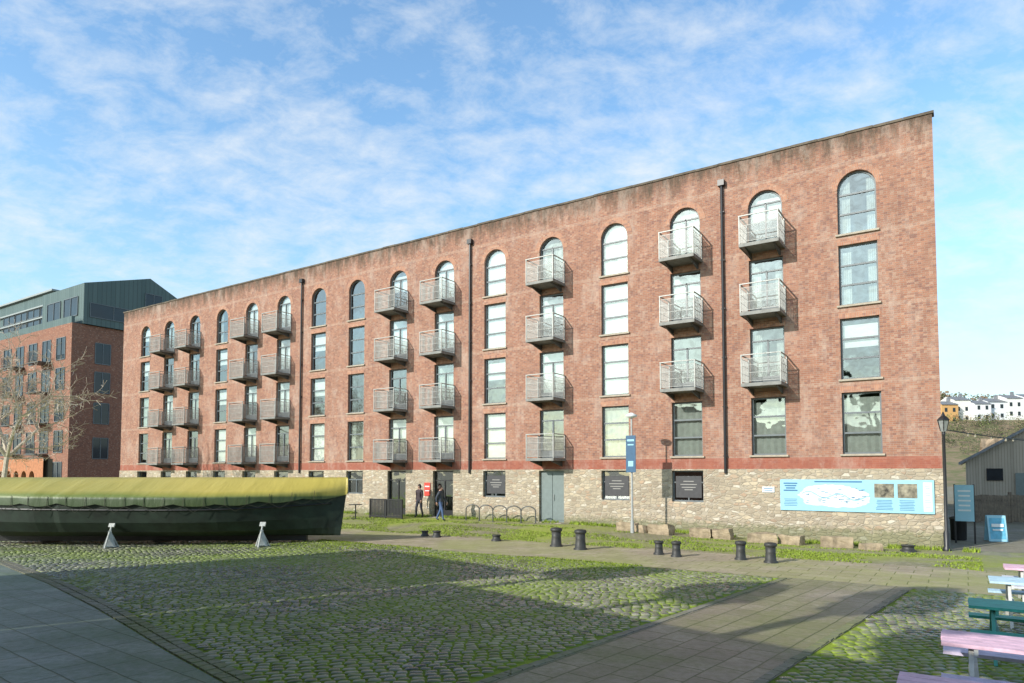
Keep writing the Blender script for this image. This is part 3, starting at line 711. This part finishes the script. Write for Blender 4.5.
# ------------------------------------------------------------------ neighbour block
M_dpane=plain("dark_reflective_pane",(.02,.028,.034),.06,0,.2,1,.5)
NB=empty("modern_apartment_block",(-44.2,68,0),ANG); top(NB,"modern brick apartment block with zinc clad gabled top floors","building")
m=MB(); m.box((-20,8,8.85),(40,16,17.7)); ob("brick_wall",m.mesh("brick_wall",M_brick2),NB)
m=MB(); prof2=[(.9,17.72),(.9,21.9),(7.6,23.9),(11.0,22.2),(11.0,17.72)]
m.face([(.3,y,z) for y,z in prof2]); m.face([(-9,y,z) for y,z in prof2])
for a,b_ in zip(prof2[:-1],prof2[1:]): m.face([(.3,a[0],a[1]),(.3,b_[0],b_[1]),(-9,b_[0],b_[1]),(-9,a[0],a[1])])
m.box((-24.6,6,20.2),(31,8,4.9)); m.box((-20,.16,18.05),(39.7,.3,.7)); ob("zinc_upper_storey",m.mesh("zinc_upper_storey",M_zinc),NB)
m=MB()
for z in(18.6,20.0,21.3): m.box((-24.5,1.9,z),(30.5,.25,.16))
m.box((-24.5,2.3,22.75),(31.2,1.2,.2)); ob("bands",m.mesh("bands",plain("band_grey",(.30,.33,.32),.5,0,.1)),NB)
def nwin(loc,w,h,rz=0):
    m=MB()
    for z in(.03,h-.03): m.box((0,-.03,z),(w,.08,.07))
    for x in(-w/2,0,w/2): m.box((x,-.031,h/2),(.07,.078,h-.13))
    o=ob("window",m.mesh("window",M_frame),NB,loc,rz); m=MB(); m.face([(-w/2,-.02,0),(w/2,-.02,0),(w/2,-.02,h),(-w/2,-.02,h)]); ob("window_pane",m.mesh("window_pane",M_dpane),o)
for z in(1.4,4.6,7.8,11.0,14.1):
    for x in(-2.2,-5.4,-8.6,-11.8,-15,-18.2): nwin((x,0,z),1.9,2.3)
for z in(4.0,7.6,10.8,13.8): nwin((.0,3.0,z),1.5,2.2,math.pi/2)
nwin((.32,3.8,18.5),4.6,1.5,math.pi/2); nwin((.32,8.0,20.6),1.8,1.6,math.pi/2)
for x in(-10.6,-13.9,-17.2,-20.5): nwin((x,1.98,18.8),3.0,1.1); nwin((x,1.98,20.2),3.0,1.0)
for x in(-2.4,-6.2): nwin((x,.88,18.7),3.0,2.0)
m0=MB(); m0.box((0,-.7,-.06),(2.6,1.3,.12)); bslab=m0.mesh("balcony",M_steeld)
m0=MB()
for i in range(14): m0.box((-1.25+2.5*i/13,-1.32,.55),(.03,.03,1.0))
m0.box((0,-1.32,1.07),(2.6,.05,.05)); brail=m0.mesh("railing",M_steeld)
for z in(4.5,7.7,10.9,14.0):
    for x in(-5.4,-11.8): o=ob("balcony",bslab,NB,(x,0,z)); ob("railing",brail,o)
aw=empty("arcaded_wall",(-37.5,53,0),ANG); top(aw,"low orange brick garden wall with arched openings","wall")
bm=bmesh.new(); holewall(bm,-14,2.5,0,3.7,[[(x+p[0],.35+p[1]) for p in outline(.9,2.4,1)] for x in(-12,-10.6,-9.2,-7.8,-6.4,-5,-3.6,-2.2,-.8,.6)],0,.3)
me=bpy.data.meshes.new("brickwork"); bm.to_mesh(me); bm.free(); me.materials.append(plain("orange_brick",(.42,.18,.09),.9,0,.3,5)); ob("brickwork",me,aw)
m=MB(); m.box((-5.75,.15,3.74),(16.7,.4,.08)); ob("coping",m.mesh("coping",M_cop),aw)
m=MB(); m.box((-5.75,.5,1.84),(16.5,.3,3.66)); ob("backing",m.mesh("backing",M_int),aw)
# ------------------------------------------------------------------ trees
def baretree(name,loc,h,label,spread=1.0,seed=1,mat=None,levels=6,r0=.2,twig=.012):
    random.seed(seed); e=empty(name,loc); top(e,label,"tree"); mt=MB(); mc=MB()
    def rec(p,d,l,r,lv):
        segs=3 if lv<3 else 2; q=p
        for k in range(segs):
            d=(d+Vector((random.uniform(-.16,.16),random.uniform(-.16,.16),random.uniform(-.02,.1)))).normalized()
            q2=q+d*l/segs; ra=r*(1-.3*k/segs); rb=r*(1-.3*(k+1)/segs)
            (mt if lv==0 else mc).cyl(q,q2,max(ra,twig),max(rb,twig),7 if lv<2 else 3,caps=False); q=q2
            if lv>=1 and lv<levels and random.random()<.8:
                a=random.uniform(0,6.28); sd=Matrix.Rotation(a,3,d)@d.orthogonal().normalized()
                rec(q,(d*.6+sd*spread*.9).normalized(),l*.55,r*.45,lv+1)
        if lv<levels:
            n=4 if lv==0 else 2
            for i in range(n):
                a=2*math.pi*i/n+random.uniform(-.6,.6); sd=Matrix.Rotation(a,3,d)@d.orthogonal().normalized()
                rec(q,(d+sd*spread*random.uniform(.5,.95)).normalized(),l*random.uniform(.62,.8),r*.62,lv+1)
    rec(Vector((0,0,0)),Vector((0,0,1)),h*.3,r0,0)
    ob("trunk",mt.mesh("trunk",mat),e); ob("crown",mc.mesh("crown",mat),e); return e
M_bark=plain("bark_pale",(.56,.48,.38),.9,0,.3)
baretree("bare_tree",(-29.0,38.5,0),11.8,"leafless winter tree with fine pale twigs",1.0,5,M_bark,6,.17,.012)
mlf=[plain("leaf_dark",(.05,.075,.03),.8,0,.4,1),plain("leaf_light",(.09,.12,.04),.8,0,.4,1)]
def leafytree(x,y,h,rad,seed):
    e=empty("shadow_tree",(x,y,0)); top(e,"dense evergreen tree added out of view to cast rounded shadow lobes","tree")  # unseen tree, placed so its crown rounds off the yard shadow edge
    random.seed(seed); m=MB(); mb=plain("bark",(.14,.11,.08),.9)
    m.cyl((0,0,0),(.1,.05,h*.35),.24,.19,9); m.cyl((.1,.05,h*.35),(0,.1,h-rad),.19,.12,9); ob("trunk",m.mesh("trunk",mb),e)
    m=MB(); cl=[]
    for k in range(16):
        dd=Vector((random.gauss(0,1),random.gauss(0,1),random.gauss(0,.8))).normalized()*random.uniform(.2,1); cl.append((Vector((dd.x*rad*.65,dd.y*rad*.65,h-rad+dd.z*rad*.55)),random.uniform(.35,.5)*rad))
    for c,r in cl:
        m.cyl((0,.1,h-rad*1.3),c,.06,.02,5,1)
        for _ in range(420):
            dd=Vector((random.gauss(0,1),random.gauss(0,1),random.gauss(0,1))).normalized()*r*random.uniform(.3,1.05)
            a=Vector((random.uniform(-1,1),random.uniform(-1,1),random.uniform(-1,1))).normalized(); b_=a.orthogonal().normalized(); sz=random.uniform(.12,.22); p=c+dd
            m.face([p+a*sz,p+b_*sz*.6,p-a*sz,p-b_*sz*.6],random.randrange(2))
    ob("foliage",m.mesh("foliage",mlf),e)
leafytree(-10.6,8.9,9.4,1.15,3); leafytree(-8.8,5.9,9.6,1.25,8); leafytree(-6.3,4.3,10.4,1.3,12); leafytree(-6.0,1.2,9.6,1.3,15)
# ------------------------------------------------------------------ right background
M_slate=plain("slate_roof",(.20,.21,.225),.6,0,.3,3)
M_timber,nt,bs=newmat("weathered_timber"); v,s=wallvec(nt); b=bricktex(nt,v,(.46,.39,.30),(.33,.28,.21),(.09,.07,.05),.16,30,.01,.2); n=noise_(nt,coord(nt),3,5,.7)
nt.links.new(mixc(nt,math_(nt,'MULTIPLY',n,.5),b.outputs[0],(.5,.46,.39)),bs.inputs['Base Color']); bs.inputs['Roughness'].default_value=.9; bump(nt,bs,b.outputs[1],.5,.02)
M_timber2,nt,bs=newmat("dark_timber"); v,s=wallvec(nt); n=noise_(nt,coord(nt),4,5,.7); nt.links.new(ramp(nt,n,.3,.7,(.10,.08,.06),(.24,.19,.14)),bs.inputs['Base Color']); bs.inputs['Roughness'].default_value=.9
sh=empty("timber_shed",(30.8,46.4,0),ANG); top(sh,"large weathered timber boat shed with grey slate gable roof","building")
m=MB(); g=[(0,0),(0,3.5),(7.5,8.0),(15,3.5),(15,0)]
m.face([(x,0,z) for x,z in g]); m.face([(x,25,z) for x,z in g]); m.face([(0,0,0),(0,25,0),(0,25,3.5),(0,0,3.5)]); m.face([(15,0,0),(15,25,0),(15,25,3.5),(15,0,3.5)]); ob("wall",m.mesh("wall",M_timber),sh)
m=MB()
for a,b_ in(((-.4,3.32),(7.5,8.15)),((15.4,3.32),(7.5,8.15))):
    m.face([(a[0],-.4,a[1]),(b_[0],-.4,b_[1]),(b_[0],25.4,b_[1]),(a[0],25.4,a[1])]); m.face([(a[0],-.4,a[1]-.2),(b_[0],-.4,b_[1]-.2),(b_[0],-.4,b_[1]),(a[0],-.4,a[1])])
ob("roof",m.mesh("roof",M_slate),sh)
m=MB(); m.box((3.6,-.05,1.4),(1.8,.1,2.4)); ob("door",m.mesh("door",M_doorg),sh)
m=MB(); m.box((1.6,-.04,2.5),(.9,.08,.8)); ob("window",m.mesh("window",M_dpane),sh)
fn=empty("timber_fence",(24.0,36.5,0),math.radians(-6)); top(fn,"dark vertical board timber fence with posts","fence")
m=MB(); x=0; random.seed(4)
while x<22: m.box((x+.07,0,.72+random.uniform(-.03,.03)),(.13,.025,1.44)); x+=.15
ob("boards",m.mesh("boards",M_timber2),fn)
m=MB()
for k in range(10): m.box((k*2.4,.08,.8),(.12,.12,1.6))
for z in(.35,1.15): m.box((11,.045,z),(22,.05,.09))
ob("posts",m.mesh("posts",M_timber2),fn)
def hz(x,y): 
    r=sm(110,215,y)*20.5*sm(40,120,x)*(1+.08*noise.noise(Vector((x*.02,y*.02,0)))); return r-.5
m=MB(); nx,ny=60,50
for i in range(nx+1):
    for j in range(ny+1):
        x=30+470*i/nx; y=100+350*j/ny; m.v.append((x,y,hz(x,y)+.6*noise.noise(Vector((x*.1,y*.1,2)))))
for i in range(nx):
    for j in range(ny): a=i*(ny+1)+j; m.f.append((a,a+ny+1,a+ny+2,a+1)); m.m.append(0)
Mh,nt,bs=newmat("hillside"); co=coord(nt); nt.links.new(ramp(nt,noise_(nt,co,.3,6,.75),.42,.6,(.24,.18,.115),(.13,.14,.055)),bs.inputs['Base Color']); bs.inputs['Roughness'].default_value=.95
o=ob("hill",m.mesh("hill",Mh,True)); top(o,"green and brown hillside rising behind the harbour","hill",kind="structure")
random.seed(21)
hc=[(.62,.36,.14),(.78,.76,.7),(.8,.8,.8),(.76,.78,.8),(.8,.79,.76),(.72,.76,.8),(.8,.8,.78),(.78,.75,.68),(.8,.8,.8)]
def house(x,y,z,w,dp_,h,col,label,rz=0):
    e=empty("hillside_house",(x,y,z),rz); top(e,label,"house","houses on the hillside")
    m=MB(); m.box((0,0,h/2-2),(w,dp_,h+4)); 
    for sd in(-1,1): m.face([(sd*w/2,-dp_/2,h),(sd*w/2,dp_/2,h),(sd*w/2,0,h+1.2)])
    ob("wall",m.mesh("wall",plain("render",col,.8,0,.06)),e)
    m=MB(); m.face([(-w/2-.1,-dp_/2-.3,h-.1),(w/2+.1,-dp_/2-.3,h-.1),(w/2+.1,0,h+1.2),(-w/2-.1,0,h+1.2)]); m.face([(-w/2-.1,dp_/2+.3,h-.1),(w/2+.1,dp_/2+.3,h-.1),(w/2+.1,0,h+1.2),(-w/2-.1,0,h+1.2)]); m.box((w/2-.5,0,h+1.5),(.7,.6,1.3)); ob("roof",m.mesh("roof",M_slate),e)
    for r in range(2):
        for k in(-1,1):
            m=MB(); m.box((k*w*.24,-dp_/2-.03,1.3+r*2.6),(w*.15,.08,1.1)); ob("window",m.mesh("window",M_dpane),e)
xx=118.5
for k in range(9):
    w=random.choice((4.6,5.2,6.0)); xx+=w/2; house(xx,192+random.uniform(-2,1),16.0+k*.38+random.uniform(-.3,.3),w,7,5.7+random.uniform(-.7,.8),hc[k],"terraced hillside house with painted render walls and slate roof"); xx+=w/2+.02
random.seed(9)
mw=[plain("woodland_a",(.07,.09,.03),.95,0,.5,.6),plain("woodland_b",(.20,.15,.10),.95,0,.5,.6),plain("woodland_c",(.12,.14,.045),.95,0,.5,.6)]
m=MB()
for _ in range(1300):
    x=random.uniform(95,200); y=random.choice([random.uniform(204,214),random.uniform(135,188),random.uniform(164,188)])
    z=hz(x,y)
    hgt=random.uniform(3.0,7.8) if y>200 else random.uniform(1.2,3.0); rr=hgt*.5; mi=random.choice((0,1,1,2))
    for _k in range(60):
        dd=Vector((random.gauss(0,1),random.gauss(0,1),random.gauss(0,1))).normalized()*random.uniform(.5,1)**.5
        c=Vector((x+dd.x*rr,y+dd.y*rr,z+hgt*.55+dd.z*hgt*.5)); sz=random.uniform(.15,.4)*hgt/5
        a=Vector((random.uniform(-1,1),random.uniform(-1,1),random.uniform(-1,1))).normalized(); b_=a.orthogonal().normalized()
        m.face([c+a*sz,c+b_*sz,c-a*sz*.8,c-b_*sz],mi)
o=ob("woodland",m.mesh("woodland",mw)); top(o,"mixed bare and evergreen trees covering the hill","woodland",kind="stuff")
bm=bmesh.new(); bmesh.ops.create_grid(bm,x_segments=110,y_segments=16,size=.5)
for v in bm.verts:
    X,Z=v.co.x*110,v.co.y*15; v.co=Vector((158+X,150+1.5*noise.noise(Vector((X*.15,Z*.3,0)))+.6*noise.noise(Vector((X*.6,Z*.6,3))),4.4+Z+((1.6*noise.noise(Vector((X*.12,0,7)))+min(0,(X+46)*.5)) if Z>6 else 0)))
me=bpy.data.meshes.new("retaining_wall"); bm.to_mesh(me); bm.free(); me.materials.append(plain("cliff_stone",(.36,.27,.19),.95,0,.5,.5,.2,.8))
o=ob("retaining_wall",me); top(o,"tall brown stone retaining wall below the houses","wall")
# ------------------------------------------------------------------ people
M_skin=plain("skin",(.5,.3,.22),.6,0,.05)
def person(loc,rz,topc,legc,hairc,label,stride):
    me=bpy.data.meshes.new("person")
    a=stride
    V=[(0,0,.93),(0,0,1.08),(0,.0,1.27),(0,0,1.40),(0,.0,1.48),(0,-.015,1.56),(0,-.01,1.65),
       (-.17,0,1.37),(-.235,.03+a*.25,1.12),(-.25,-.06+a*.45,.90),(.17,0,1.37),(.235,.03-a*.25,1.12),(.25,-.06-a*.45,.90),
       (-.09,0,.88),(-.1,-a*.35-.03,.50),(-.1,-a*.6+.02,.08),(-.1,-a*.6-.13,.035),(.09,0,.88),(.1,a*.25-.03,.5),(.1,a*.75,.10),(.1,a*.75-.13,.04)]
    E=[(0,1),(1,2),(2,3),(3,4),(4,5),(5,6),(3,7),(7,8),(8,9),(3,10),(10,11),(11,12),(0,13),(13,14),(14,15),(15,16),(0,17),(17,18),(18,19),(19,20)]
    R=[(.15,.11),(.13,.1),(.16,.11),(.12,.09),(.055,.055),(.08,.095),(.065,.08),(.07,.07),(.05,.05),(.032,.032),(.07,.07),(.05,.05),(.032,.032),(.095,.1),(.065,.07),(.042,.05),(.04,.03),(.095,.1),(.065,.07),(.042,.05),(.04,.03)]
    me.from_pydata(V,E,[]); o=ob("tmp_body",me); mo=o.modifiers.new("s",'SKIN'); mo.use_smooth_shade=True; s2=o.modifiers.new("u",'SUBSURF'); s2.levels=2; s2.render_levels=2
    for i,r in enumerate(R): me.skin_vertices[0].data[i].radius=r
    me.skin_vertices[0].data[0].use_root=True
    dg=bpy.context.evaluated_depsgraph_get(); nm=bpy.data.meshes.new_from_object(o.evaluated_get(dg)); bpy.data.objects.remove(o)
    nm.materials.clear()
    for x in(plain("jacket",topc,.8,0,.2),plain("trousers",legc,.8,0,.2),M_skin,M_black): nm.materials.append(x)
    for p in nm.polygons:
        z=p.center.z; p.material_index=2 if z>1.46 else (0 if (z>.92 or abs(p.center.x)>.19) else (1 if z>.09 else 3))
    b=ob("person",nm,None,loc,rz); top(b,label,"person")
    m=MB(); m.lathe([(.03,1.50),(.085,1.53),(.098,1.6),(.09,1.68),(.05,1.73),(.01,1.745)],14); h=ob("hair",m.mesh("hair",plain("hair",hairc,.7),True),b,(0,.025,0))
    m=MB(); m.cyl((0,-.1,1.585),(0,-.125,1.57),.012,.016,6); m.box((0,-.102,1.535),(.045,.012,.01)); m.cyl((-.03,-.098,1.605),(-.03,-.106,1.605),.009,n=6,m=1); m.cyl((.03,-.098,1.605),(.03,-.106,1.605),.009,n=6,m=1); ob("face",m.mesh("face",[M_skin,M_black]),b)
    for sd,w in((-1,V[9]),(1,V[12])):
        m=MB(); w=Vector(w); m.cyl(w,w+Vector((0,-.01,-.08)),.03,.036,8)
        for k in range(4):
            a0=w+Vector((0,-.028+.018*k,-.08)); a1=a0+Vector((-sd*.008,-.004,-.04)); a2=a1+Vector((-sd*.016,0,-.03+.004*abs(k-1.5))); m.cyl(a0,a1,.009,.008,6); m.cyl(a1,a2,.008,.007,6)
        t0=w+Vector((0,-.03,-.03)); t1=t0+Vector((-sd*.01,-.025,-.03)); m.cyl(t0,t1,.011,.01,6); m.cyl(t1,t1+Vector((0,-.004,-.03)),.01,.008,6)
        ob("hand",m.mesh("hand",M_skin,True),b)
p=F(20.76,1.8); person(p,math.radians(70),(.05,.06,.08),(.07,.12,.24),(.05,.03,.02),"person in dark jacket and blue jeans walking past the wall",.35)
p=F(23.1,.7); person(p,math.radians(-30),(.045,.03,.035),(.03,.03,.04),(.03,.02,.015),"person in dark coat and trousers walking out of the doorway",.25)
# ------------------------------------------------------------------ unseen sheds added to shade the foreground yard
def shadeshed(pts,HH,label):
    e=empty("shadow_shed"); top(e,label,"building")
    m=MB(); n=len(pts)
    for i in range(n):
        a,b_=pts[i],pts[(i+1)%n]; m.face([(a[0],a[1],0),(b_[0],b_[1],0),(b_[0],b_[1],HH),(a[0],a[1],HH)])
    ob("wall",m.mesh("wall",M_brick2),e)
    m=MB(); m.face([(a,b_,HH) for a,b_ in pts]); ob("roof",m.mesh("roof",M_slate),e)
shadeshed([(-17.2,14.6),(-12.0,9.16),(-40.7,-10.8),(-46,-5.4)],7.9,"long brick shed added out of view to shade the foreground")
shadeshed([(-11.95,9.1),(2.3,-5.8),(-10,-20),(-40.7,-10.9)],6.5,"lower brick shed added out of view, shaped for a shorter shadow")
# ------------------------------------------------------------------ light, sky, camera
el=math.radians(27); sd=Vector((-.82,-.572,0)).normalized()*math.cos(el); sd.z=math.sin(el)
L_=bpy.data.lights.new("sun",'SUN'); L_.energy=5.0; L_.angle=math.radians(.5); L_.color=(1,.95,.86)
lo=bpy.data.objects.new("sun",L_); COL.objects.link(lo); lo.rotation_euler=(-sd).to_track_quat('-Z','Y').to_euler(); lo.location=(-20,-20,40)
W=bpy.data.worlds.new("World"); S.world=W; W.use_nodes=True; nt=W.node_tree; bg=nt.nodes['Background']
sk=N(nt,'ShaderNodeTexSky',sky_type='NISHITA'); sk.sun_disc=False; sk.sun_elevation=el; sk.sun_rotation=math.atan2(sd.x,sd.y)%(2*math.pi); sk.air_density=1.2; sk.dust_density=1.0; sk.ozone_density=1.3
tc=N(nt,'ShaderNodeTexCoord'); sp=N(nt,'ShaderNodeSeparateXYZ'); nt.links.new(tc.outputs['Generated'],sp.inputs[0])
zz=math_(nt,'ADD',math_(nt,'MAXIMUM',sp.outputs[2],0),.35)
cb=N(nt,'ShaderNodeCombineXYZ'); nt.links.new(math_(nt,'DIVIDE',sp.outputs[0],zz),cb.inputs[0]); nt.links.new(math_(nt,'DIVIDE',sp.outputs[1],zz),cb.inputs[1])
mp=N(nt,'ShaderNodeMapping'); mp.inputs['Rotation'].default_value=(0,0,math.radians(-40)); mp.inputs['Scale'].default_value=(1.0,1.35,1); nt.links.new(cb.outputs[0],mp.inputs[0])
big=noise_(nt,mp.outputs[0],1.5,3,.5,.3); fine=noise_(nt,mp.outputs[0],9.5,8,.66,.2)
cl=math_(nt,'ADD',math_(nt,'MULTIPLY',fine,.68),math_(nt,'MULTIPLY',big,.42))
cl=ramp(nt,cl,.46,.80); hz_=ramp(nt,sp.outputs[2],0,.45,(1,1,1),(0,0,0))
zen=ramp(nt,sp.outputs[2],.58,.85,(1,1,1),(.2,.2,.2)) # the clear zenith is much darker than the low sky
skc=mixc(nt,1.0,sk.outputs[0],(1.95,2.45,2.7),'MULTIPLY')
skc=mixc(nt,math_(nt,'MULTIPLY',hz_,.5),skc,(5.2,7.5,9.0))
fin=mixc(nt,math_(nt,'MULTIPLY',cl,.95),skc,(8.7,9.2,9.6))
fin=mixc(nt,1.0,fin,zen,'MULTIPLY')
nt.links.new(fin,bg.inputs[0]); bg.inputs[1].default_value=.104
cam=bpy.data.cameras.new("camera"); cam.lens=24.01; cam.sensor_width=36; cam.shift_y=98.5/1024; cam.clip_end=5000; cam.clip_start=.1
co_=bpy.data.objects.new("camera",cam); COL.objects.link(co_); co_.location=(0,0,2.65); co_.rotation_euler=(math.radians(90+2.7),0,0); S.camera=co_
S.view_settings.view_transform='Standard'; S.view_settings.look='None'; S.view_settings.exposure=0
